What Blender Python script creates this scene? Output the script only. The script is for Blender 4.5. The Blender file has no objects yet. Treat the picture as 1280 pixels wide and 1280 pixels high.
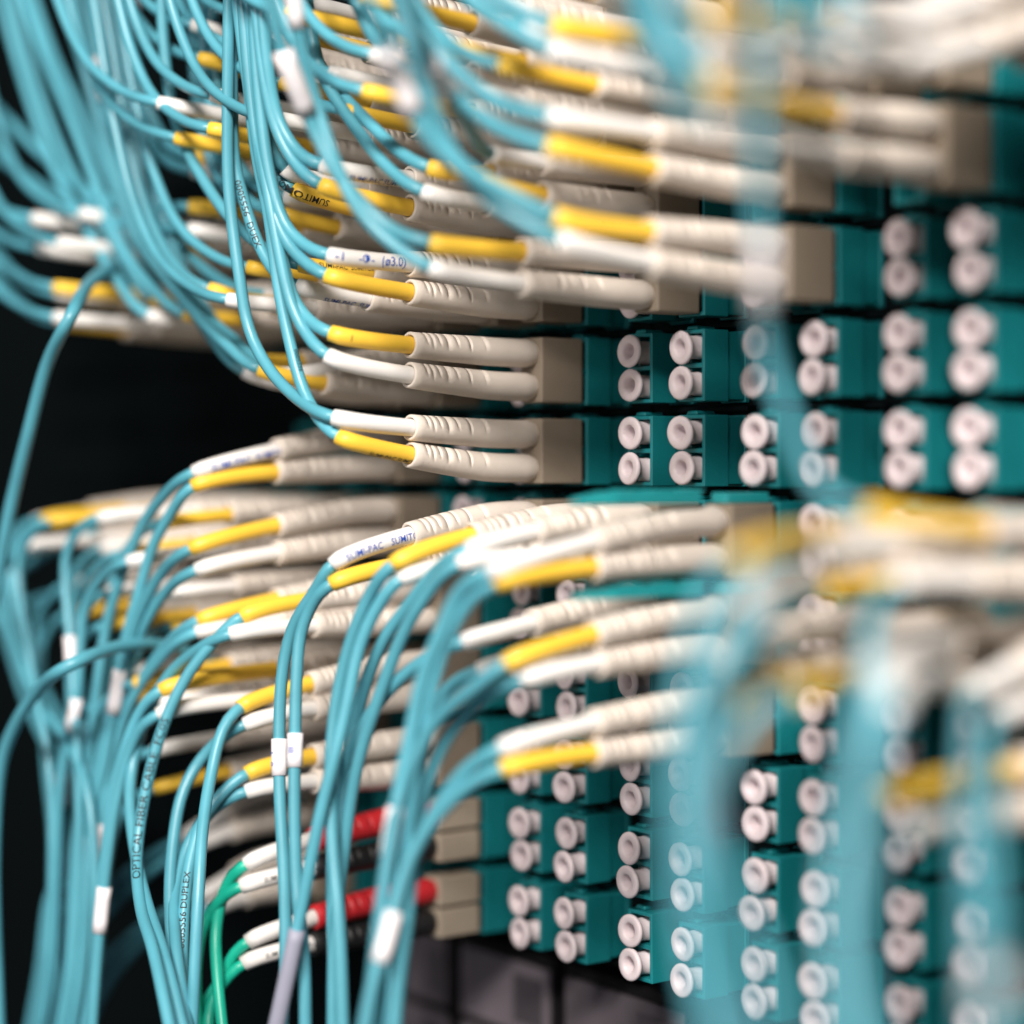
import bpy, bmesh, math, random
from mathutils import Vector, Matrix
R = random.Random(7)
MM = 0.001
# ------------------------------------------------------------------ camera
F_PX, HOR, TH = 2600.0, 577.0, 37.5           # focal length in 1280-px units, horizon row, panel angle
ST, CT = math.sin(math.radians(TH)), math.cos(math.radians(TH))
VW, RT, UP = Vector((-CT, ST, 0)), Vector((ST, CT, 0)), Vector((0, 0, 1))
CAM = -414.5 * VW                              # mm; panel face plane is y=0, outward is -y
scn = bpy.context.scene
cd = bpy.data.cameras.new('camera'); cam = bpy.data.objects.new('camera', cd)
scn.collection.objects.link(cam); scn.camera = cam
cam.location = CAM * MM
cam.rotation_euler = (math.pi / 2, 0, math.atan2(CT, ST))
cd.sensor_width = 24.0; cd.lens = F_PX / 1280 * 24.0
cd.shift_y = -(640 - HOR) / 1280
cd.clip_start = 0.005; cd.clip_end = 50
cd.dof.use_dof = True; cd.dof.focus_distance = 0.382
APERTURE = 17.0                                # mm pupil
cd.dof.aperture_fstop = cd.lens / APERTURE
# ------------------------------------------------------------------ light
w = bpy.data.worlds.new('World'); scn.world = w; w.use_nodes = True
w.node_tree.nodes['Background'].inputs[0].default_value = (0.75, 0.88, 1.0, 1)
w.node_tree.nodes['Background'].inputs[1].default_value = 0.06
def area(name, loc, target, sx, sy, power, col):
    l = bpy.data.lights.new(name, 'AREA'); l.shape = 'RECTANGLE'; l.size = sx; l.size_y = sy
    l.energy = power; l.color = col
    o = bpy.data.objects.new(name, l); scn.collection.objects.link(o)
    o.location = loc
    o.rotation_euler = (Vector(target) - Vector(loc)).to_track_quat('-Z', 'Y').to_euler()
    return o
area('ceiling_light', (0.62, -0.66, 0.54), (0.02, -0.02, 0), 0.46, 0.11, 22, (1.0, 0.94, 0.88))
area('aisle_fill', (0.40, -1.40, 0.10), (0.0, 0, -0.03), 0.6, 0.35, 5, (1.0, 0.96, 0.94))  # added weak fill from the aisle side, no known lamp there
scn.view_settings.view_transform = 'Standard'; scn.view_settings.look = 'None'
scn.view_settings.exposure = 0.0; scn.view_settings.gamma = 1.0
# ------------------------------------------------------------------ helpers
COL = scn.collection
def px(x, y, d):
    return CAM + d * VW + ((x - 640) / F_PX * d) * RT + ((HOR - y) / F_PX * d) * UP
def dof_y(x, Y):
    """depth at which the sight line through column x crosses the vertical plane y=Y"""
    return (Y - CAM.y) / (VW.y + (x - 640) / F_PX * RT.y)
def pxy(x, y, Y): return px(x, y, dof_y(x, Y))
def proj(p):
    r = p - CAM; d = r.dot(VW)
    return 640 + F_PX * r.dot(RT) / d, HOR - F_PX * r.z / d, d

def mat(name, col, rough=0.45, var=0.12, bump=0.05, scale=300, spec=0.5, sss=0.0, speck=0.0):
    m = bpy.data.materials.new(name); m.use_nodes = True
    nt = m.node_tree; b = nt.nodes['Principled BSDF']
    b.inputs['Roughness'].default_value = rough
    b.inputs['Specular IOR Level'].default_value = spec
    if sss:
        b.inputs['Subsurface Weight'].default_value = sss
        b.inputs['Subsurface Radius'].default_value = (0.0012, 0.001, 0.0009)
        b.inputs['Subsurface Scale'].default_value = 1.0
    tc = nt.nodes.new('ShaderNodeTexCoord'); oi = nt.nodes.new('ShaderNodeObjectInfo')
    n = nt.nodes.new('ShaderNodeTexNoise'); n.inputs['Scale'].default_value = scale; n.inputs['Detail'].default_value = 5
    nt.links.new(tc.outputs['Object'], n.inputs['Vector'])
    add = nt.nodes.new('ShaderNodeMath'); add.operation = 'ADD'
    mul = nt.nodes.new('ShaderNodeMath'); mul.operation = 'MULTIPLY'; mul.inputs[1].default_value = 0.6
    nt.links.new(oi.outputs['Random'], mul.inputs[0])
    nt.links.new(n.outputs['Fac'], add.inputs[0]); nt.links.new(mul.outputs[0], add.inputs[1])
    mr = nt.nodes.new('ShaderNodeMapRange')
    mr.inputs['From Min'].default_value = 0.3; mr.inputs['From Max'].default_value = 1.3
    mr.inputs['To Min'].default_value = 1 - var; mr.inputs['To Max'].default_value = 1 + var
    nt.links.new(add.outputs[0], mr.inputs['Value'])
    mx = nt.nodes.new('ShaderNodeVectorMath'); mx.operation = 'SCALE'; mx.inputs[0].default_value = col
    nt.links.new(mr.outputs[0], mx.inputs['Scale'])
    out = mx.outputs[0]
    if speck:                                  # fine dirt specks
        n2 = nt.nodes.new('ShaderNodeTexNoise'); n2.inputs['Scale'].default_value = scale * 6; n2.inputs['Detail'].default_value = 3
        nt.links.new(tc.outputs['Object'], n2.inputs['Vector'])
        r2 = nt.nodes.new('ShaderNodeMapRange'); r2.inputs['From Min'].default_value = 0.66; r2.inputs['From Max'].default_value = 0.74
        r2.inputs['To Max'].default_value = speck
        nt.links.new(n2.outputs['Fac'], r2.inputs['Value'])
        mm = nt.nodes.new('ShaderNodeMix'); mm.data_type = 'RGBA'
        nt.links.new(r2.outputs[0], mm.inputs['Factor']); nt.links.new(out, mm.inputs['A'])
        mm.inputs['B'].default_value = (col[0] * .45, col[1] * .42, col[2] * .38, 1); out = mm.outputs['Result']
    nt.links.new(out, b.inputs['Base Color'])
    rr = nt.nodes.new('ShaderNodeMapRange'); rr.inputs['To Min'].default_value = rough - .08; rr.inputs['To Max'].default_value = rough + .12
    nt.links.new(n.outputs['Fac'], rr.inputs['Value']); nt.links.new(rr.outputs[0], b.inputs['Roughness'])
    if bump:
        bp = nt.nodes.new('ShaderNodeBump'); bp.inputs['Strength'].default_value = bump; bp.inputs['Distance'].default_value = 0.0002
        n3 = nt.nodes.new('ShaderNodeTexNoise'); n3.inputs['Scale'].default_value = scale * 8; n3.inputs['Detail'].default_value = 4
        nt.links.new(tc.outputs['Object'], n3.inputs['Vector']); nt.links.new(n3.outputs['Fac'], bp.inputs['Height'])
        nt.links.new(bp.outputs[0], b.inputs['Normal'])
    return m
M = dict(
    aqua=mat('aqua_jacket', (0.085, 0.325, 0.405), .34, .20, .05, 120),
    green=mat('green_jacket', (0.01, 0.44, 0.30), .34, .08, .05, 120),
    yellow=mat('yellow_sleeve', (0.90, 0.555, 0.055), .42, .08, .06, 200),
    white=mat('white_sleeve', (0.80, 0.77, 0.74), .42, .05, .06, 200, speck=.15),
    grey=mat('grey_sleeve', (0.30, 0.30, 0.38), .5, .08, .06, 200),
    boot=mat('ivory_boot', (0.655, 0.58, 0.51), .5, .07, .12, 250, speck=.22),
    red=mat('red_boot', (0.55, 0.018, 0.025), .5, .08, .1, 250),
    black=mat('black_boot', (0.012, 0.012, 0.013), .5, .1, .1, 250),
    body=mat('shaded_taupe_connector', (0.235, 0.19, 0.143), .5, .08, .1, 250, speck=.2),  # taupe plastic, darkened further: shade on the bodies put into the colour
    pale=mat('lit_beige_connector', (0.37, 0.305, 0.235), .5, .06, .1, 250, speck=.2), window=mat('printed_window', (0.075, 0.065, 0.075), .6, .4, .1, 60, spec=.2),  # simplex product in lighter beige, its stronger light put into the colour
    teal=mat('teal_adapter', (0.006, 0.182, 0.202), .42, .1, .08, 200, speck=.15),
    tab=mat('aqua_tab', (0.014, 0.28, 0.30), .4, .08, .06, 200),
    cap=mat('white_cap', (0.67, 0.58, 0.60), .5, .05, .08, 250, sss=.25, speck=.12),
    panel=mat('black_panel', (0.002, 0.004, 0.0045), .7, .3, .15, 150, spec=.08),
    kit=mat('charcoal_plastic', (0.012, 0.011, 0.012), .6, .2, .1, 90, spec=.15),
    plate=mat('grey_plate', (0.16, 0.135, 0.155), .6, .4, .1, 60, spec=.2),
    tag=mat('paper_tag', (0.80, 0.76, 0.78), .6, .05, .1, 200),
    ink=mat('black_ink', (0.01, 0.012, 0.014), .6, 0, 0), blue=mat('blue_ink', (0.01, 0.07, 0.40), .6, 0, 0),
)
def link(name, me, m=None, parent=None):
    o = bpy.data.objects.new(name, me); COL.objects.link(o)
    if m is not None and me is not None and not me.materials: me.materials.append(m)
    if parent: o.parent = parent
    return o
def bm_mesh(name, bm, smooth=False):
    me = bpy.data.meshes.new(name); bm.normal_update(); bm.to_mesh(me); bm.free()
    if smooth:
        for p in me.polygons: p.use_smooth = True
    return me
def raw_mesh(name, vs, fs, smooth=True, org=Vector()):
    me = bpy.data.meshes.new(name)
    me.from_pydata([((Vector(v) - org) * MM)[:] for v in vs], [], fs); me.update()
    if smooth:
        for p in me.polygons: p.use_smooth = True
    return me
def box(bm, x0, x1, y0, y1, z0, z1, bev=0.0, seg=2):
    r = bmesh.ops.create_cube(bm, size=1.0)
    for v in r['verts']:
        v.co = Vector(((x0 + x1) / 2 + v.co.x * (x1 - x0), (y0 + y1) / 2 + v.co.y * (y1 - y0), (z0 + z1) / 2 + v.co.z * (z1 - z0))) * MM
    if bev:
        es = list({e for v in r['verts'] for e in v.link_edges})
        bmesh.ops.bevel(bm, geom=es, offset=bev * MM, segments=seg, profile=.6, affect='EDGES', clamp_overlap=True)
def tag(o, label=None, cat=None, group=None, kind=None):
    if label: o['label'] = label
    if cat: o['category'] = cat
    if group: o['group'] = group
    if kind: o['kind'] = kind
def empty(name, loc):
    o = bpy.data.objects.new(name, None); COL.objects.link(o); o.location = Vector(loc) * MM
    o.empty_display_size = .004
    return o

# ---- curves
def catmull(P, step=1.2):
    P = [P[0] + (P[0] - P[1]) * .5] + P + [P[-1] + (P[-1] - P[-2])]
    out = []
    for i in range(1, len(P) - 2):
        p0, p1, p2, p3 = P[i - 1], P[i], P[i + 1], P[i + 2]
        t0 = 0; t1 = t0 + max((p1 - p0).length, .01) ** .5; t2 = t1 + max((p2 - p1).length, .01) ** .5; t3 = t2 + max((p3 - p2).length, .01) ** .5
        n = max(2, int((p2 - p1).length / step))
        for k in range(n):
            t = t1 + (t2 - t1) * k / n
            A1 = p0 * ((t1 - t) / (t1 - t0)) + p1 * ((t - t0) / (t1 - t0))
            A2 = p1 * ((t2 - t) / (t2 - t1)) + p2 * ((t - t1) / (t2 - t1))
            A3 = p2 * ((t3 - t) / (t3 - t2)) + p3 * ((t - t2) / (t3 - t2))
            B1 = A1 * ((t2 - t) / (t2 - t0)) + A2 * ((t - t0) / (t2 - t0))
            B2 = A2 * ((t3 - t) / (t3 - t1)) + A3 * ((t - t1) / (t3 - t1))
            out.append(B1 * ((t2 - t) / (t2 - t1)) + B2 * ((t - t1) / (t2 - t1)))
    out.append(P[-2])
    # smooth a little, keeping ends
    for _ in range(3):
        q = out[:]
        for i in range(1, len(out) - 1): q[i] = out[i] * .5 + (out[i - 1] + out[i + 1]) * .25
        out = q
    return out
class Path:
    def __init__(s, pts):
        s.p = pts; s.s = [0.0]
        for a, b in zip(pts, pts[1:]): s.s.append(s.s[-1] + (b - a).length)
        s.L = s.s[-1]
    def idx(s, d):
        lo, hi = 0, len(s.s) - 1
        while hi - lo > 1:
            m = (lo + hi) // 2
            if s.s[m] <= d: lo = m
            else: hi = m
        return lo
    def at(s, d):
        d = max(0, min(s.L, d)); i = s.idx(d)
        f = (d - s.s[i]) / max(1e-6, s.s[i + 1] - s.s[i])
        return s.p[i].lerp(s.p[i + 1], f)
    def tan(s, d): return (s.at(min(s.L, d + .8)) - s.at(max(0, d - .8))).normalized()
    def near(s, q):
        j = min(range(len(s.p)), key=lambda i: (s.p[i] - q).length_squared); return s.s[j]
def frame(t, ref):
    u = ref - t * ref.dot(t)
    if u.length < 1e-4: u = Vector((1, 0, 0)) - t * t.x
    u.normalize(); return u, t.cross(u)
def tube(path, s0, s1, rad, step, seg=12, ref=None, ringr=None, caps=True, org=Vector()):
    """rad: number or f(s,ang)->r ; extra ring stations via ringr list"""
    n = max(1, int((s1 - s0) / step)); st = [s0 + (s1 - s0) * i / n for i in range(n + 1)]
    if ringr: st = sorted(set(st + ringr))
    vs, fs = [], []
    u = None
    for s in st:
        c, t = path.at(s), path.tan(s)
        if ref is not None: u, v = frame(t, ref)
        else:
            u = frame(t, u if u is not None else (UP if abs(t.z) < .8 else VW))[0]; v = t.cross(u)
        for k in range(seg):
            a = 2 * math.pi * k / seg
            r = rad(s, a) if callable(rad) else rad
            vs.append(c + (u * math.cos(a) + v * math.sin(a)) * r)
    for i in range(len(st) - 1):
        for k in range(seg):
            a, b = i * seg + k, i * seg + (k + 1) % seg
            fs.append((a, b, b + seg, a + seg))
    if caps:
        fs.append(tuple(range(seg - 1, -1, -1))); m = (len(st) - 1) * seg
        fs.append(tuple(m + k for k in range(seg)))
    return vs, fs
TXT = {}
def text_mesh(s):
    if s not in TXT:
        c = bpy.data.curves.new('lettering', 'FONT'); c.body = s; c.size = 1.0; c.align_x = 'LEFT'; c.resolution_u = 2; c.offset = .006
        o = bpy.data.objects.new('lettering', c); COL.objects.link(o)
        me = bpy.data.meshes.new_from_object(o.evaluated_get(bpy.context.evaluated_depsgraph_get()))
        bm = bmesh.new(); bm.from_mesh(me)
        bmesh.ops.triangulate(bm, faces=bm.faces[:])
        for _ in range(2):
            es = [e for e in bm.edges if e.calc_length() > .28]
            if es: bmesh.ops.subdivide_edges(bm, edges=es, cuts=1)
            bmesh.ops.triangulate(bm, faces=[f for f in bm.faces if len(f.verts) > 3])
        bm.verts.index_update()
        TXT[s] = ([v.co.copy() for v in bm.verts], [tuple(v.index for v in f.verts) for f in bm.faces])
        bm.free(); bpy.data.objects.remove(o)
    return TXT[s]
def lettering(path, s_start, text, size, r, m, parent, org, flip=False, tilt=0.0, sx=1.0):
    """print wrapped on a tube, read towards the connector (path start); flip turns it upside down"""
    vs, fs = text_mesh(text); out = []
    for v in vs:
        x, y = v.x * size * sx, (v.y - .35) * size
        s = s_start - x if not flip else s_start + x
        s = max(0, min(path.L, s))
        c, t = path.at(s), path.tan(s)
        toc = (CAM - c); u, vv = frame(t, toc)          # u to viewer; vv = t x u
        a = (y if not flip else -y) / r + math.radians(tilt)
        out.append(c + (u * math.cos(a) + vv * math.sin(a)) * (r + .04))
    o = link('lettering', raw_mesh('lettering', out, fs, True, org), m, parent)
    return o

# ------------------------------------------------------------------ grid
P = 15.4; BASE_Z = -5.87 * P
COLX = {0: 148.9, 1: 134.7}
for k in range(2, 26):
    pr, q = divmod(k, 2); COLX[k] = 108.7 - 33.1 * (pr - 1) + (7.1 if q == 0 else -7.1)
def rz(r): return BASE_Z + r * P
FRONT = 2.9                                      # adapter face, mm behind the cap faces
ORD = ['bottom', 'second', 'third', 'fourth', 'fifth', 'sixth', 'seventh', 'eighth', 'ninth', 'tenth', 'eleventh', 'twelfth', 'thirteenth',
       'fourteenth', 'fifteenth', 'sixteenth', 'seventeenth', 'eighteenth', 'nineteenth', 'twentieth', 'twenty-first', 'twenty-second', 'twenty-third']
def roww(r): return 'bottom row' if r == 0 else ORD[r] + ' row up'
def colw(k): return {2: 'first', 1: 'out-of-frame', 0: 'farthest out-of-frame'}.get(k, ORD[k - 2]) + ' column from the right'
# ---- structure behind
bm = bmesh.new(); box(bm, -420, 240, 60, 64, -420, 330)
o = link('back_wall', bm_mesh('back_wall', bm), M['panel']); tag(o, 'black back of the rack behind the panels', None, None, 'structure')
# patch panel: black face strips with one plate per pair of columns
panel = empty('patch_panel', (0, 14, BASE_Z - 8))
tag(panel, 'black patch panel of column modules carrying rows of teal fibre adapters', 'patch panel')
for pr in range(0, 12):
    xc = 108.7 - 33.1 * (pr - 1)
    bm = bmesh.new(); box(bm, xc - 16.2, xc + 16.2, 14.2, 17, BASE_Z - 8.2, rz(13), .4)
    for v in bm.verts: v.co -= panel.location
    link('module_plate', bm_mesh('module_plate', bm), M['panel'], panel)
    for r in range(0, 13):                       # slim retaining rails between the rows
        bm = bmesh.new(); box(bm, xc - 12.5, xc + 12.5, 11.6, 14.1, rz(r) - P / 2 - .55, rz(r) - P / 2 + .55, .2, 1)
        for v in bm.verts: v.co -= panel.location
        link('row_rail', bm_mesh('row_rail', bm), M['panel'], panel)

# ---- adapter prototype meshes (origin at the face centre)
def adapter_meshes():
    W, H = 3.45, 6.5
    bm = bmesh.new()
    # walls of the open front collar
    t = .7
    box(bm, -W, -W + t, 0, 6, -H, H, .12, 1); box(bm, W - t, W, 0, 6, -H, H, .12, 1)
    box(bm, -W + t, W - t, .02, 5.9, H - t, H - .02, .1, 1); box(bm, -W + t, W - t, .02, 5.9, -H + .02, -H + t, .1, 1)
    box(bm, -W + t, W - t, .25, 5.8, -.42, .42, .1, 1)
    box(bm, -W + .1, W - .1, 4.6, 6.0, -H + .1, H - .1)                  # floor of the ports
    for s in (-1, 1):                                                # latch keyways beside the ports
        for q in (-1, 1):
            box(bm, -1.0, -.45, .5, 4.7, s * 3.2 + q * 2.45 - .18, s * 3.2 + q * 2.45 + .18)
            box(bm, 1.35, 2.72, 1.4, 4.7, s * 3.2 + q * 2.3 - .28, s * 3.2 + q * 2.3 + .28)
    hous = bm_mesh('housing', bm)
    bm = bmesh.new(); box(bm, -W + .35, W - .35, 6.0, 11.2, -H + .3, H - .3, .2, 1)
    box(bm, -W + .1, W - .1, 10.2, 11.3, -H - .1, H + .1, .15, 1)
    rear = bm_mesh('rear_housing', bm)
    bm = bmesh.new(); box(bm, -2.3, .4, .9, 5.6, H - .03, H + .75, .25, 1); box(bm, -2.9, -2.3, 1.4, 5.6, H - .03, H + .35, .1, 1)
    lat = bm_mesh('top_latch', bm)
    return hous, rear, lat
AD = adapter_meshes()
def lathe(prof, seg=28):
    vs, fs = [], []
    for (r, y) in prof:
        for k in range(seg):
            a = 2 * math.pi * k / seg; vs.append(Vector((r * math.cos(a), y, r * math.sin(a))))
    for i in range(len(prof) - 1):
        for k in range(seg):
            a, b = i * seg + k, i * seg + (k + 1) % seg; fs.append((a, a + seg, b + seg, b))
    fs.append(tuple(range(seg))); m = (len(prof) - 1) * seg
    fs.append(tuple(m + k for k in range(seg - 1, -1, -1)))
    return vs, fs
# dust cap: hollow nose, rim disc, stem
cv, cf = lathe([(.85, 3.2), (1.0, 3.0), (1.12, 1.6), (1.3, .5), (1.55, .12), (1.75, .0), (2.6, .0), (2.88, .08), (3.05, .3), (3.07, .55), (2.98, .85), (2.7, 1.0), (2.25, 1.05), (2.1, 1.2), (2.08, 4.0), (2.2, 4.05), (2.2, 7.2)])
CAPM = raw_mesh('dust_cap', cv, cf)
FILL = {}
def adapter(k, r, capped):
    a = empty('fibre_adapter', (COLX[k], FRONT, rz(r)))
    what = 'teal duplex adapter with two white dust caps' if capped == 2 else ('teal adapter holding a plugged connector' if capped == 1 else 'empty teal adapter')
    tag(a, f'{what}, {roww(r)}, {colw(k)}', 'adapter', 'teal fibre adapters in the patch panel')
    a.rotation_euler = (R.uniform(-.006, .006), R.uniform(-.006, .006), R.uniform(-.012, .012))
    for nm, me in zip(('housing', 'rear_housing', 'top_latch'), AD): link(nm, me, M['teal'], a)
    if capped == 2:
        for s, wd in ((1, 'upper'), (-1, 'lower')):
            c = link('dust_cap', CAPM, M['cap'])
            c.location = Vector((COLX[k] + R.uniform(-.15, .15), R.uniform(-.6, .3), rz(r) + s * 3.2 + R.uniform(-.08, .08))) * MM
            c.rotation_euler = (R.uniform(-.07, .07), R.uniform(0, 6.28), R.uniform(-.06, .06))
            tag(c, f'{wd} white dust cap of its adapter, {roww(r)}, {colw(k)}', 'dust cap', 'white dust caps plugged into the adapters')
    FILL[(k, r)] = capped

# ---- patch cords
def body_meshes(simplex):
    bm = bmesh.new()
    if simplex:
        for s in (-1, 1): box(bm, -3.1, 3.1, -10, 0, s * 3.2 - 2.85, s * 3.2 + 2.85, .35)
    else: box(bm, -3.25, 3.25, -10, 0, -6.2, 6.2, .4)
    b = bm_mesh('connector_body', bm)
    bm = bmesh.new()
    for s in (-1, 1): box(bm, -2.4, 2.4, -.05, 4.4, s * 3.2 - 2.2, s * 3.2 + 2.2)
    return b, bm_mesh('ferrule_block', bm)
BODY, BODY2 = body_meshes(False), body_meshes(True)
BOOT_L = 29.0
def boot(path, org, m, parent, L, seg=26):
    cen = [L * f for f in (.44, .56, .665, .745, .81, .865, .91)]
    rings = []
    for c in cen: rings += [c - .34, c - .22, c + .22, c + .34]
    def base(s):
        f = s / L
        if s < .9: return 2.25 + .45 * math.sin(s / .9 * math.pi / 2)
        if f < .4: return 2.7
        return 2.7 - .28 * (f - .4) / .6
    def rad(s, a):
        r = base(s); d = a % (2 * math.pi)
        for i, c in enumerate(cen):
            if abs(s - c) < .23:
                ph = math.cos(a - (math.pi / 2 if i % 2 == 0 else -math.pi / 2) - (1.0 if i % 2 else -1.0))
                if ph > (-.25 if i % 2 == 0 else .45): r -= .36
        return r
    vs, fs = tube(path, 0, L, rad, 1.4, seg, UP, rings, caps=False, org=org)
    n = len(vs) // seg; m0 = (n - 1) * seg; c, t = path.at(L), path.tan(L); u, v = frame(t, UP)
    for (rr, ds) in ((base(L) - .22, .22), (1.95, .22), (1.8, .0), (1.75, -1.6)):
        k0 = len(vs)
        for k in range(seg):
            a = 2 * math.pi * k / seg; vs.append(c + t * ds + (u * math.cos(a) + v * math.sin(a)) * rr)
        for k in range(seg):
            a, b = m0 + k, m0 + (k + 1) % seg; fs.append((a, b, k0 + (k + 1) % seg, k0 + k))
        m0 = k0
    return link('boot', raw_mesh('boot', vs, fs, True, org), m, parent)
N_OUT = Vector((0, -1, 0))
def straight_Y(B, x):
    """y plane reached by a line from B along the outward normal when it shows at column x"""
    lo, hi = 0, 140
    for _ in range(40):
        m = (lo + hi) / 2
        if proj(B + N_OUT * m)[0] > x: lo = m
        else: hi = m
    return B.y - lo
def cable(path, s0, s1, rad, m, org, parent, tags=(), text=None, seg=12):
    c = link('cable', raw_mesh('cable', *tube(path, s0, s1, rad, 2.2, seg), True, org), m, parent)
    for tg in tags:
        s = path.near(min(path.p, key=lambda q: (proj(q)[0] - tg[0]) ** 2 + (proj(q)[1] - tg[1]) ** 2))
        ln = tg[2] if len(tg) > 2 else 10.5
        rr = rad + (.3 if ln < 11 or ln > 15 else .55)
        vs, fs = tube(path, s - ln / 2, s + ln / 2, lambda q, a: rr + (.12 if math.cos(a - 2.2) > .9 else 0), 2.0, 16)
        tm = tg[3] if len(tg) > 3 else 'tag'
        t = link('cable_tag', raw_mesh('cable_tag', vs, fs, True, org), M[tm], c)
        if len(tg) > 4 and tg[4] == 'band':                          # blue band printed on the tag
            pass
    if text:
        for (s_px, tx, size, mm, flip, tilt, *ex) in text:
            s = path.near(min(path.p, key=lambda q: (proj(q)[0] - s_px[0]) ** 2 + (proj(q)[1] - s_px[1]) ** 2))
            lettering(path, s + (ex[0][1] if ex else 0), tx, size, rad + (ex[0][0] if ex else 0), M[mm], c, org, flip, tilt, 1.15 if not ex else 1.0)
    return c
CORDS = set()
def cord(k, r, up, lo, label=None, bootm=('boot', 'boot'), jacket='aqua', simplex=False, Y1=None, gap=0.9, tab=False, rad=1.14):
    """up / lo: dict(c=sleeve colour, p=[(x,y) or (x,y,Y)...] from the sleeve end on, tags, text, print)"""
    if k <= 3: rad = min(rad, 1.0)                # the slim cords of the near columns
    CORDS.add((k, r)); adapter(k, r, 1)
    org = Vector((COLX[k], FRONT - gap, rz(r)))
    root = empty('fibre_patch_cord', org)
    if not label:
        label = f'{up["c"]} and {lo["c"]} sleeved cord, {roww(r)}, {colw(k)}'
    tag(root, label, 'patch cord', 'fibre patch cords plugged into the panel')
    bb = BODY2 if simplex else BODY
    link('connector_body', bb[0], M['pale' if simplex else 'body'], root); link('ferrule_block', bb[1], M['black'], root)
    if tab:
        bm = bmesh.new()
        # tapered release tab lying above the boots
        pts = [(-2.6, -16.5), (2.6, -16.5), (2.6, -35), (1.0, -42), (-1.0, -42), (-2.6, -35)]
        lo_ = [bm.verts.new((x * MM, y * MM, 6.5 * MM)) for x, y in pts]; hi_ = [bm.verts.new((x * MM, y * MM, (8.5 if y > -38 else 7.3) * MM)) for x, y in pts]
        bm.faces.new(lo_[::-1]); bm.faces.new(hi_)
        for i in range(6): bm.faces.new((lo_[i], lo_[(i + 1) % 6], hi_[(i + 1) % 6], hi_[i]))
        box(bm, -2.0, 2.0, -10, 0, 6.25, 8.1, .2, 1)
        for yy in (-17, -24, -31): box(bm, -1.7, 1.7, yy - 2.2, yy + 2.2, 8.4, 8.8, .15, 1)
        link('release_tab', bm_mesh('release_tab', bm), M['tab'], root)
    for s, fb, bmn in ((1, up, bootm[0]), (-1, lo, bootm[1])):
        if fb is None: continue
        B = org + Vector((0, -10.0, s * 3.2))
        w = fb['p']; x0 = w[0][0]
        Y0 = straight_Y(B, x0) if len(w[0]) < 3 else w[0][2]
        Y0 = max(Y0, -86)
        Ye = fb.get('Y1', Y1 if Y1 is not None else Y0 - 8)
        W = []
        for i, q in enumerate(w):
            f = i / max(1, len(w) - 1)
            Y = q[2] if len(q) > 2 else Y0 + (Ye - Y0) * f
            W.append(pxy(q[0], q[1], Y))
        st = fb.get('st', 13)
        d = (W[0] - B); pts = [B, B + N_OUT * (st * .5) , B + N_OUT * st + Vector((0, 0, d.z * .07))] + W
        path = Path(catmull(pts))
        sW = path.near(W[0])
        L = min(BOOT_L * fb.get('bl', 1), sW * .66)
        boot(path, org, M[bmn], root, L)
        sr = rad + .46
        sl = link('sleeve', raw_mesh('sleeve', *tube(path, L - 1.5, sW, lambda q, a: sr - (.12 if q > sW - .15 else 0), 1.6, 16), True, org), M[fb['c']], root)
        for (off, tx, size, mm, flip, tilt) in fb.get('print', []):
            lettering(path, (sW - off) if not flip else (L + off), tx, size * 1.35, sr, M[mm], sl, org, flip, tilt, .95)
        cable(path, sW - 1.0, path.L, rad, M[jacket], org, root, fb.get('tags', ()), fb.get('text'))
    return root
U = lambda c, *p, **kw: dict(c=c, p=list(p), **kw)
BL, BK = 'blue', 'ink'
SUMI = 'SUMI-PAC  SUMITOMO'
# ============================ sharp cords in the middle
cord(8, 6, U('white', (418, 522), (379, 504), (336, 461), (311, 411), (300, 350), (286, 235), (285, 100), (287, -40)),
     U('yellow', (425, 547), (404, 531), (379, 487), (361, 422), (347, 350), (336, 268), (322, 200), (310, 100), (298, -40), print=[(6, 'SUMI-PAC SUMITOMO', 1.0, BK, False, -50)],
       text=[((366, 440), '0005556', 1.1, BK, False, 40)]),
     label='sharp beige duplex connector lowest above the gap, white sleeve over yellow sleeve')
cord(8, 7, U('yellow', (415, 417), (385, 399), (366, 372), (352, 320), (338, 240), (322, 130), (308, -40), print=[(3, '1', 1.1, BK, False, 0)]),
     U('white', (411, 446), (386, 422), (366, 385), (350, 320), (330, 210), (308, 90), (292, -40)),
     label='sharp beige duplex connector with straight yellow sleeve over white, second above the gap')
cord(8, 8, U('white', (412, 319), (382, 307), (358, 284), (340, 232), (324, 120), (314, -40), print=[(1.0, '-1', 1.6, BL, False, 10), (5.0, '-Φ-', 1.6, BL, False, 10), (9.6, '(ø3.0)', 1.75, BL, False, 10)]),
     U('yellow', (410, 345), (382, 329), (357, 300), (333, 235), (314, 120), (300, -40)),
     label='cord whose white sleeve is printed (ø3.0) in blue, above a plain yellow sleeve')
cord(8, 9, U('white', (403, 207), (372, 190), (348, 150), (335, 85), (324, -40), print=[(5, 'SUMI-PAC', 1.2, BL, False, -40), (12, 'SUMITOMO', 1.2, BL, False, -40)]),
     U('yellow', (402, 232), (372, 208), (347, 165), (331, 100), (316, -40)),
     label='cord with blue-printed white sleeve above thick plain yellow sleeve beside a blurred cable')
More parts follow.
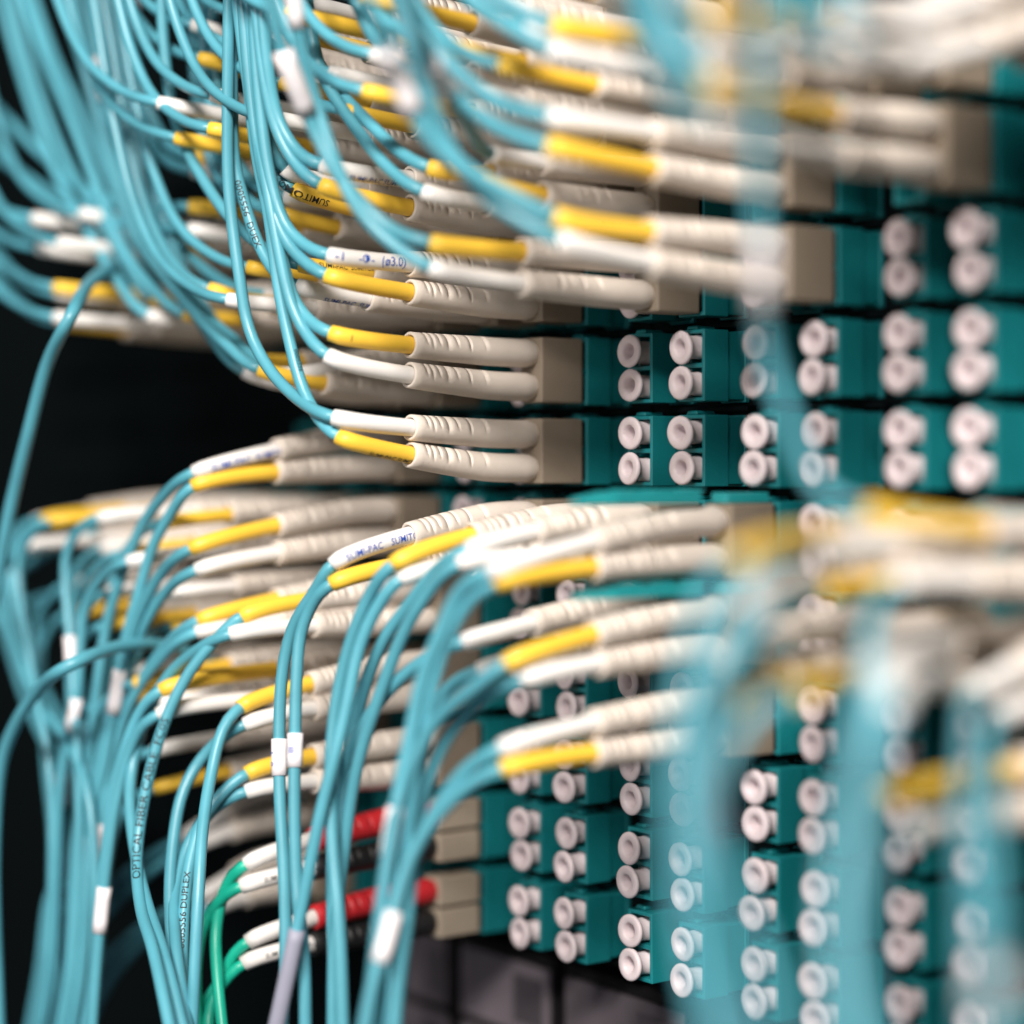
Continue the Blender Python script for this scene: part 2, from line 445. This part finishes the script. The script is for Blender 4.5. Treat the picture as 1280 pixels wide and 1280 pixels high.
cord(9, 8, U('yellow', (376, 331), (335, 313), (290, 275), (250, 218), (222, 160), (208, 90), (200, -40), print=[(3, SUMI, 1.0, BK, False, 20)], text=[((209, 110), 'OPTICAL FIBER CABLE', 1.1, BK, False, 45)]),
     U('white', (373, 358), (346, 343), (322, 302), (305, 250), (293, 200), (290, 100), (288, -40), print=[(5, SUMI, 1.2, BL, False, -55)],
       text=[((299, 225), '0005556  DUEX', 1.8, BK, False, -12)]),
     label='cord with a blue-printed white sleeve and black-lettered aqua cable, behind the (ø3.0) cord')
cord(9, 9, U('white', (357, 213), (341, 190), (324, 140), (310, 40), (304, -40)),
     U('yellow', (369, 238), (348, 222), (332, 198), (316, 135), (303, 40), (298, -40), print=[(9, 'SUMITOMO   SUMI-PAC', 1.35, BK, True, -15)]),
     label='cord with upside-down black print on its yellow sleeve, left of the plain yellow one')
# ============================ nearer cords, upper right
cord(6, 8, U('yellow', (540, 304), (490, 287), (450, 252), (420, 215), (385, 145), (370, 105), (350, 55), (330, -40), tags=[(370, 105, 11.5)], Y1=-80),
     U('white', (540, 335), (500, 312), (462, 280), (430, 230), (395, 130), (376, 60), (362, -40), tags=[(372, 5, 9)], Y1=-74),
     label='near cord with bright yellow sleeve and large white tag on its drooping cable')
cord(7, 9, U('yellow', (537, 210), (500, 190), (456, 148), (412, 100), (385, 50), (366, -40)),
     U('white', (530, 240), (490, 215), (445, 160), (400, 85), (378, -40)),
     label='cord with short yellow sleeve crossed by two pale near cables')
cord(6, 9, U('white', (612, 192), (590, 165), (569, 135), (548, 95), (528, 55), (500, -40), tags=[(548, 95, 11)], Y1=-84),
     U('yellow', (603, 226), (570, 200), (530, 150), (500, 90), (470, -40)),
     label='near cord with right-hand one of the two white tags on its upper cable')
cord(4, 8, U('yellow', (694, 272), (640, 246), (586, 214), (536, 172), (497, 95), (478, 50), (450, -40), tags=[(497, 95, 12)], Y1=-88),
     U('white', (700, 300), (650, 275), (600, 240), (560, 180), (530, 110), (490, -40), Y1=-76),
     label='near cord with left-hand one of the two white tags on its upper cable')
cord(4, 9, U('white', (688, 146), (622, 128), (583, 100), (540, 52), (505, 5), (490, -40), Y1=-68),
     U('yellow', (686, 182), (620, 158), (575, 125), (535, 75), (480, -40)),
     label='blurred cord with pale sleeve bent upward over a yellow sleeve at the upper right')
cord(4, 10, U('yellow', (692, 32), (655, 18), (610, -12), (580, -60)), U('white', (690, 62), (650, 42), (600, 5), (560, -60)))
cord(2, 9, U('yellow', (872, 108, -82), (848, 100), (812, 58), (780, 0), (765, -50), Y1=-100),
     U('white', (880, 150, -82), (850, 132), (815, 85), (785, 20), (770, -50), Y1=-95),
     label='close blurred cord with yellow sleeve above white sleeve at the upper right')
cord(2, 10, U('yellow', (874, 12, -82), (840, -20), (815, -80)), U('white', (872, 48, -82), (838, 25), (805, -40)))
cord(1, 10, U('white', (1035, 22, -74), (1000, 5), (970, -60)), U('white', (1040, 64, -74), (1005, 40), (965, -60)))
cord(3, 10, U('white', (878, 70, -70), (846, 48), (812, 0), (795, -60)), U('white', (884, 96, -70), (850, 76), (808, 20), (788, -60)))
cord(0, 10, U('white', (1110, 30), (1075, 12), (1040, -60)), U('white', (1115, 75), (1080, 50), (1035, -60)))
cord(3, 4, U('white', (905, 836, -66), (880, 870), (858, 960), (868, 1100), (905, 1330), Y1=-84), U('yellow', (917, 886, -66), (887, 925), (868, 1000), (874, 1130), (915, 1330), Y1=-84),
     label='blurred cord with pale yellow sleeve dropping behind the very near hanging cables')
# the near vertical cable hanging down to a connector outside the frame
cord(0, 5, U('yellow', (1085, 640), (1030, 618), (985, 520), (955, 420), (955, 345), (947, 240), (950, 100), (956, -50), tags=[(958, 345, 10)], Y1=-84),
     U('white', (1120, 730), (1092, 770), (1082, 860), (1072, 980), (1056, 1130), (1066, 1330), Y1=-94),
     label='very blurred cord at the right edge whose upper cable climbs the whole picture')
cord(1, 5, U('white', (1010, 690), (960, 708), (915, 780), (880, 880), (866, 1040), (912, 1330), Y1=-104),
     U('yellow', (1030, 738), (965, 765), (920, 835), (898, 930), (905, 1060), (950, 1180), (985, 1330), Y1=-92, tags=[(898, 1010, 10, 'grey')]),
     label='blurred cord at right with white sleeve over yellow sleeve and a lilac tag below')
# ============================ cords of the middle block
cord(8, 5, U('white', (417, 704), (395, 737), (366, 784), (353, 840), (349, 920), (350, 1000), (355, 1090), (357, 1186), (352, 1330), tags=[(349, 947, 6.6)], text=[((349, 947), '0   1', 1.5, BL, False, 62, (.38, 1.6))],
       print=[(2.2, 'SUMI-PAC', 1.35, BL, False, -12), (11.6, 'SUMITOMO', 1.35, BL, False, -12)]),
     U('yellow', (416, 729), (392, 753), (376, 790), (371, 840), (369, 920), (368, 1000), (371, 1110), (380, 1200), (382, 1330), tags=[(369, 940, 6.0)], text=[((369, 940), 'III', 1.6, BL, False, 28, (.38, .6))]),
     label='sharp cord with SUMI-PAC white sleeve over yellow and two small tags below')
cord(7, 5, U('yellow', (493, 704), (462, 744), (438, 802), (420, 880), (413, 960), (416, 1060), (424, 1160), (430, 1330), tags=[]),
     U('white', (502, 722), (476, 752), (450, 806), (434, 880), (420, 940), (400, 1020), (378, 1130), (360, 1215), (335, 1330), Y1=-66, tags=[(353, 1238, 22, 'grey')]),
     label='cord with long yellow sleeve, one cable ending in a lilac grey wrap near the bottom')
cord(6, 5, U('white', (586, 686), (546, 712), (511, 756), (476, 806), (447, 890), (431, 990), (424, 1100), (427, 1200), (430, 1330)),
     U('white', (575, 704), (540, 735), (505, 790), (478, 860), (446, 960), (428, 1080), (418, 1180), (416, 1330)),
     label='cord with two pale sleeves close beside the long yellow sleeve')
cord(5, 5, U('white', (614, 715), (575, 738), (551, 790), (527, 850), (511, 930), (498, 990), (488, 1050), (477, 1130), (468, 1330), tags=[(489, 1043, 8)], Y1=-66),
     U('yellow', (622, 728), (588, 752), (562, 792), (540, 860), (522, 950), (508, 1050), (500, 1150), (490, 1330), Y1=-62), tab=True,
     label='near cord with white boot over yellow sleeve, topmost of the three swept left of centre')
cord(6, 4, U('white', (581, 802), (541, 818), (494, 855), (458, 900), (430, 960), (416, 1060), (416, 1160), (422, 1330)),
     U('white', (600, 838), (560, 860), (536, 905), (518, 980), (502, 1080), (494, 1180), (480, 1330)),
     label='cord with short white sleeve emerging just above a steep yellow sleeve')
cord(5, 4, U('yellow', (634, 829), (595, 858), (545, 900), (515, 955), (496, 1010), (484, 1080), (470, 1190), (455, 1330), Y1=-70),
     U('white', (655, 848), (610, 868), (560, 920), (530, 990), (512, 1080), (505, 1180), (490, 1330), Y1=-62), tab=True,
     label='near cord with steep yellow sleeve over white sleeve, middle of the three')
cord(5, 3, U('white', (628, 935), (585, 960), (556, 995), (520, 1065), (508, 1152), (496, 1240), (490, 1330), Y1=-66),
     U('yellow', (630, 960), (588, 980), (551, 1014), (519, 1060), (498, 1117), (484, 1172), (466, 1230), (448, 1330), tags=[(484, 1172, 8)], Y1=-72),
     label='near cord with white sleeve over flat yellow sleeve, lowest of the three')
# ============================ very near cords on the right
cord(2, 5, U('yellow', (918, 704, -84), (882, 752), (858, 850), (848, 980), (862, 1130), (905, 1330), Y1=-112, bl=1.15),
     U('white', (930, 760, -84), (905, 800), (880, 880), (872, 1000), (885, 1150), (930, 1330), Y1=-100),
     label='very near cord with isolated yellow sleeve and pale wide cable hanging at centre right')
cord(2, 4, U('white', (975, 806, -60), (940, 826), (897, 890), (872, 1000), (878, 1150), (920, 1330), Y1=-100),
     U('yellow', (992, 868, -76), (945, 885), (900, 960), (882, 1060), (890, 1180), (930, 1330), Y1=-98),
     label='close blurred cord with stout white boot over bright yellow sleeve at right')
cord(1, 4, U('white', (1095, 850, -84), (1078, 910), (1070, 985), (1050, 1080), (1045, 1180), (1062, 1330), Y1=-100),
     U('white', (1110, 880, -84), (1085, 960), (1066, 1060), (1054, 1180), (1070, 1330), Y1=-98))
cord(0, 4, U('white', (1218, 866), (1206, 930), (1210, 1040), (1222, 1180), (1232, 1330), Y1=-96), U('white', (1248, 898), (1240, 980), (1240, 1110), (1242, 1235), (1256, 1340), Y1=-112, tags=[(1242, 1235, 8)]),
     label='close blurred cord entering at the right edge with two pale sleeves and wide hanging cables')
cord(0, 3, U('yellow', (1103, 1000), (1080, 1058), (1062, 1160), (1072, 1330), Y1=-98, bl=.72),
     U('white', (1135, 1040), (1100, 1090), (1078, 1190), (1086, 1330), Y1=-98),
     label='close blurred cord with yellow sleeve rising to the right edge, lowest at right')
# ============================ red and black booted cords
for r, (a, b) in ((1, (((309, 1079), (283, 1106), (270, 1160), (272, 1222), (283, 1330)), ((303, 1107), (279, 1121), (256, 1153), (246, 1205), (249, 1330)))),
                  (0, (((311, 1176), (289, 1197), (275, 1228), (255, 1256), (246, 1330)), ((306, 1203), (283, 1223), (263, 1257), (262, 1330))))):
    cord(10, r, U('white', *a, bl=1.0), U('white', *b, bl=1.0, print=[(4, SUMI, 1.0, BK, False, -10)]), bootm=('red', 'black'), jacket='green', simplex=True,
         label='green cord with red boot over black boot, ' + ('lower' if r == 0 else 'upper') + ' of the two beside the bottom caps')
# ============================ left middle
cord(10, 4, U('yellow', (303, 770), (269, 801), (235, 843), (205, 905), (184, 980), (171, 1068), (176, 1135), (192, 1190), (222, 1330), Y1=-80,
       text=[((171, 1104), 'OPTICAL FIBER CABLE  FC0S', 2.25, BK, False, 8)]),
     U('white', (290, 792), (252, 809), (210, 845), (183, 895), (166, 955), (162, 1000), (170, 1070), (184, 1130), (204, 1190), (240, 1330), Y1=-76),
     label='cord with yellow sleeve whose cable is lettered OPTICAL FIBER CABLE at lower left')
cord(10, 3, U('yellow', (302, 883), (280, 908), (264, 968), (254, 1030), (248, 1119), (238, 1330), Y1=-72),
     U('white', (307, 905), (256, 943), (230, 986), (216, 1056), (213, 1152), (236, 1330), Y1=-72),
     label='cord with tilted yellow sleeve over white, just left of the two tagged cables')
cord(10, 2, U('yellow', (310, 966), (280, 989), (253, 1026), (236, 1086), (228, 1180), (228, 1330), Y1=-72, text=[((227, 1190), '0005556 DUPLEX', 1.7, BK, False, 10)]),
     U('white', (309, 989), (266, 1012), (236, 1054), (220, 1106), (219, 1172), (242, 1330), Y1=-74),
     label='cord with yellow sleeve just above the red booted cords')
cord(11, 6, U('white', (244, 590), (208, 616), (178, 656), (155, 710), (134, 778), (124, 840), (112, 940), (95, 1060), (85, 1330), tags=[], print=[(3, SUMI, 1.5, BL, False, -15)]),
     U('yellow', (243, 607), (215, 640), (191, 683), (174, 740), (156, 805), (146, 865), (130, 955), (110, 1060), (98, 1330), tags=[(145, 867, 9)]),
     label='highest left cord below the dark gap, blue-printed white sleeve over yellow')
cord(11, 5, U('yellow', (240, 685), (202, 716), (181, 750), (158, 811), (138, 885), (118, 980), (104, 1100), (95, 1330)),
     U('white', (247, 712), (208, 739), (181, 780), (161, 824), (148, 900), (130, 965), (116, 1080), (108, 1330), tags=[(130, 962, 9)]))
cord(11, 4, U('yellow', (250, 775), (208, 806), (181, 844), (155, 895), (132, 970), (120, 1080), (104, 1330), tags=[]),
     U('white', (247, 790), (202, 823), (168, 868), (141, 945), (126, 1055), (108, 1330), tags=[(127, 1058, 10)]))
cord(11, 3, U('yellow', (203, 862), (175, 890), (150, 960), (132, 1070), (110, 1330)), U('white', (200, 892), (170, 920), (148, 990), (128, 1130), (112, 1330), tags=[(124, 1138, 9)]))
cord(13, 1, U('white', (230, 1046), (200, 1062), (150, 1100), (90, 1175), (50, 1330)), U('white', (236, 1060), (205, 1078), (155, 1118), (100, 1190), (64, 1330)),
     label='cord with thick grey boot and diagonal cables, left of the upper red booted cord')
cord(13, 0, U('white', (250, 1120), (215, 1138), (165, 1170), (110, 1230), (70, 1330)), U('white', (262, 1135), (222, 1150), (175, 1180), (125, 1245), (95, 1330)),
     label='cord with thick grey boot and diagonal cables, left of the lower red booted cord')
# ---- far left upper, hand placed
cord(12, 9, U('yellow', (238, 258), (190, 260), (145, 252), (100, 233), (50, 190), (0, 140), (-50, 90)),
     U('white', (237, 287), (185, 285), (125, 270), (62, 240), (0, 196), (-50, 150)))
cord(11, 8, U('white', (331, 368), (286, 357), (230, 311), (189, 243), (171, 168), (165, 100), (167, -40), tags=[(166, 8, 10)]),
     U('yellow', (262, 362), (222, 335), (185, 270), (160, 180), (140, 60), (120, -40)),
     label='cord with dark sharp cable bearing a white tag at top left')
cord(10, 7, U('white', (345, 468), (305, 434), (254, 390), (210, 325), (169, 230), (141, 134), (112, 57), (88, -40)),
     U('yellow', (325, 462), (280, 428), (216, 358), (176, 298), (145, 216), (119, 135), (100, 67), (62, -40)))
cord(12, 8, U('white', (236, 368), (200, 340), (168, 298), (140, 232), (104, 144), (68, 70), (30, -40)), U('yellow', (232, 392), (192, 362), (158, 318), (128, 250), (92, 155), (56, 70), (16, -40)))
cord(13, 8, U('yellow', (192, 372), (158, 330), (130, 280), (82, 200), (44, 100), (8, -40)), U('white', (186, 394), (148, 352), (116, 298), (68, 210), (30, 100), (-8, -40)))
cord(13, 9, U('white', (196, 286), (170, 250), (154, 190), (146, 120), (136, 50), (122, -40)), U('yellow', (190, 304), (160, 266), (142, 200), (130, 110), (108, -40), tags=[(127, 95, 9)]))
cord(12, 10, U('yellow', (246, 196), (208, 178), (184, 130), (168, 60), (152, -40)), U('white', (242, 214), (200, 194), (172, 140), (156, 60), (140, -40)))
cord(11, 9, U('white', (320, 232), (282, 208), (262, 150), (250, 80), (243, -40)), U('yellow', (316, 254), (276, 228), (252, 160), (242, 80), (232, -40)))
cord(10, 9, U('white', (356, 246), (310, 222), (284, 170), (270, 90), (262, -40)), U('yellow', (352, 268), (304, 244), (276, 190), (258, 90), (252, -40)))
# ---- the remaining cords behind, gathered into the two bundles by rule
def tipx(k, L):  return proj(Vector((COLX[k], FRONT - 11 - L, 0)))[0]
def auto_up(k, r):
    res = []; h = R.uniform(.9, 1.25); e = R.uniform(0, 25)
    for s, c in ((1, R.choice(['white', 'white', 'yellow'])), (-1, None)):
        c = c or ('yellow' if res[0]['c'] == 'white' else 'white')
        if k > 12 and r > 8: c = 'white'
        L = 44 + R.uniform(-4, 4) + e * .3
        B = Vector((COLX[k], FRONT - 11 - L, rz(r) + s * 3.2)); x, y, d = proj(B)
        y -= 4 * (r - 6.2); g = h * R.uniform(.96, 1.04)
        p = [(x, y), (x - 38 * g, y - 12 * g), (x - 78 * g, y - 46 * g), (x - 106 * g, y - 105 * g), (x - 128 * g, y - 190 * g)]
        if y - 330 * g > -60: p.append((x - 150 * g, y - 320 * g))
        p.append((x - 175 * g, min(-90, y - 480 * g)))
        tg = [(p[-2][0], p[-2][1] - 20, 9)] if R.random() < .07 else []
        res.append(U(c, *p, tags=tg))
    return res
def auto_dn(k, r):
    res = []
    for s, c in ((1, R.choice(['white', 'yellow'])), (-1, None)):
        c = c or ('yellow' if res[0]['c'] == 'white' else 'white')
        L = 46 + R.uniform(-6, 6)
        B = Vector((COLX[k], FRONT - 11 - L, rz(r) + s * 3.2)); x, y, d = proj(B)
        y += R.uniform(8, 22)
        ex = R.uniform(0, 140)
        h = R.uniform(.9, 1.15) * (1 if x > 150 else .65)
        xb = 46 + .62 * ex; xm = x - 58 * h
        p = [(x, y), (x - 30 * h, y + 14 * h), (xm, y + 58 * h), (xm + (xb - xm) * .3, y + 170), (xb + (xm - xb) * .12, min(1120, max(980, y + 280)) + R.uniform(-30, 30)), (xb - 8, 1215), (xb - 30, 1340)]
        tg = [(p[3][0], p[3][1] + R.uniform(-60, 30), 7)] if R.random() < .25 else []
        res.append(U(c, *p, tags=tg))
    return res
for r in (8, 9, 10, 11):
    for k in range(5, 20):
        if (k, r) in CORDS: continue
        if r < 9 and k < 9: continue
        if k == 5 and r < 10: continue
        if k > 11 and r > 9: continue
        if k > 15 and r > 8: continue
        if k > 15: continue
        cord(k, r, *auto_up(k, r), rad=1.02)
cord(11, 7, U('yellow', (312, 448), (270, 405), (225, 330), (195, 235), (172, 120), (150, -40)), U('white', (306, 464), (262, 418), (214, 340), (183, 240), (158, 120), (134, -40)))
for r, ks in ((5, (12, 13, 14, 15, 16)), (4, (12, 13, 15)), (3, (12, 13)), (2, (12,))):
    for k in ks:
        if (k, r) not in CORDS: cord(k, r, *auto_dn(k, r), rad=.98)
# ---- capped and empty adapters
for k in range(2, 12):
    for r in range(0, 9):
        if (k, r) in FILL: continue
        if k in (11,) : cap = 0 if r < 2 else 2
        else: cap = 2
        if r == 8 and k not in (2, 3, 7, 5): continue
        if r == 5 and k in (3,): pass
        adapter(k, r, cap)
for k in (12, 13, 14):
    for r in (0, 1, 6):
        if (k, r) not in FILL: adapter(k, r, 0)
for k, r in ((3, 9), (3, 10), (5, 9), (1, 8), (1, 7), (1, 6)):
    if (k, r) not in FILL: adapter(k, r, 0)
# ---- loose cable sagging at the far left
for (pp, nm) in (([(190, 345), (152, 330), (114, 352), (88, 396), (60, 452), (36, 540), (12, 640), (-10, 760)], 'aqua cable arching out of the upper bundle down past the black gap'),
                 ([(300, 850), (230, 812), (160, 806), (86, 832), (48, 862), (16, 912), (0, 960), (-8, 1080), (0, 1330)], 'bright aqua cable bowing toward the left edge at the lower left'),
                 ([(118, 660), (66, 684), (20, 715), (-60, 770)], 'aqua cable running off the left edge below the black gap'),
                 ([(110, 735), (50, 750), (0, 772), (-60, 800)], 'aqua cable leaving the left edge just under a similar one')):
    pts = [pxy(x, y, (-28 - 16 * min(i, 3)) if nm.startswith(('aqua cable arching', 'bright')) else -45) for i, (x, y) in enumerate(pp)]
    path = Path(catmull(pts)); og = pts[0]
    o = link('loose_cable', raw_mesh('loose_cable', *tube(path, 0, path.L, 1.3, 2.2, 12), True, og), M['aqua'])
    o.location = og * MM; tag(o, nm, 'cable')
# ---- grey equipment modules under the panel
for i, (x0, x1, lb) in enumerate(((-71, -46.5, 'leftmost'), (-43.5, -10, 'middle'), (-7, 32, 'rightmost'))):
    e = empty('equipment_module', (x0, 19, -140))
    tag(e, f'dim grey equipment module with label plates below the panel, {lb} of three', 'equipment', 'grey modules below the patch panel')
    W_ = x1 - x0
    bm = bmesh.new(); box(bm, 0, W_, 0, 38, 0, 36, .8); link('case', bm_mesh('case', bm), M['kit'], e)
    for z0, z1 in ((18.5, 33.5), (1.5, 16.5)):
        bm = bmesh.new(); box(bm, 1.2, W_ - 1.2, -.9, 0, z0, z1, .35)
        pl = link('label_plate', bm_mesh('label_plate', bm), M['plate'], e)
        bm = bmesh.new(); box(bm, W_ * .62, W_ - 3, -1.2, -.9, z0 + 2.5, z1 - 2.5, .1); link('label_window', bm_mesh('label_window', bm), M['window'], pl)
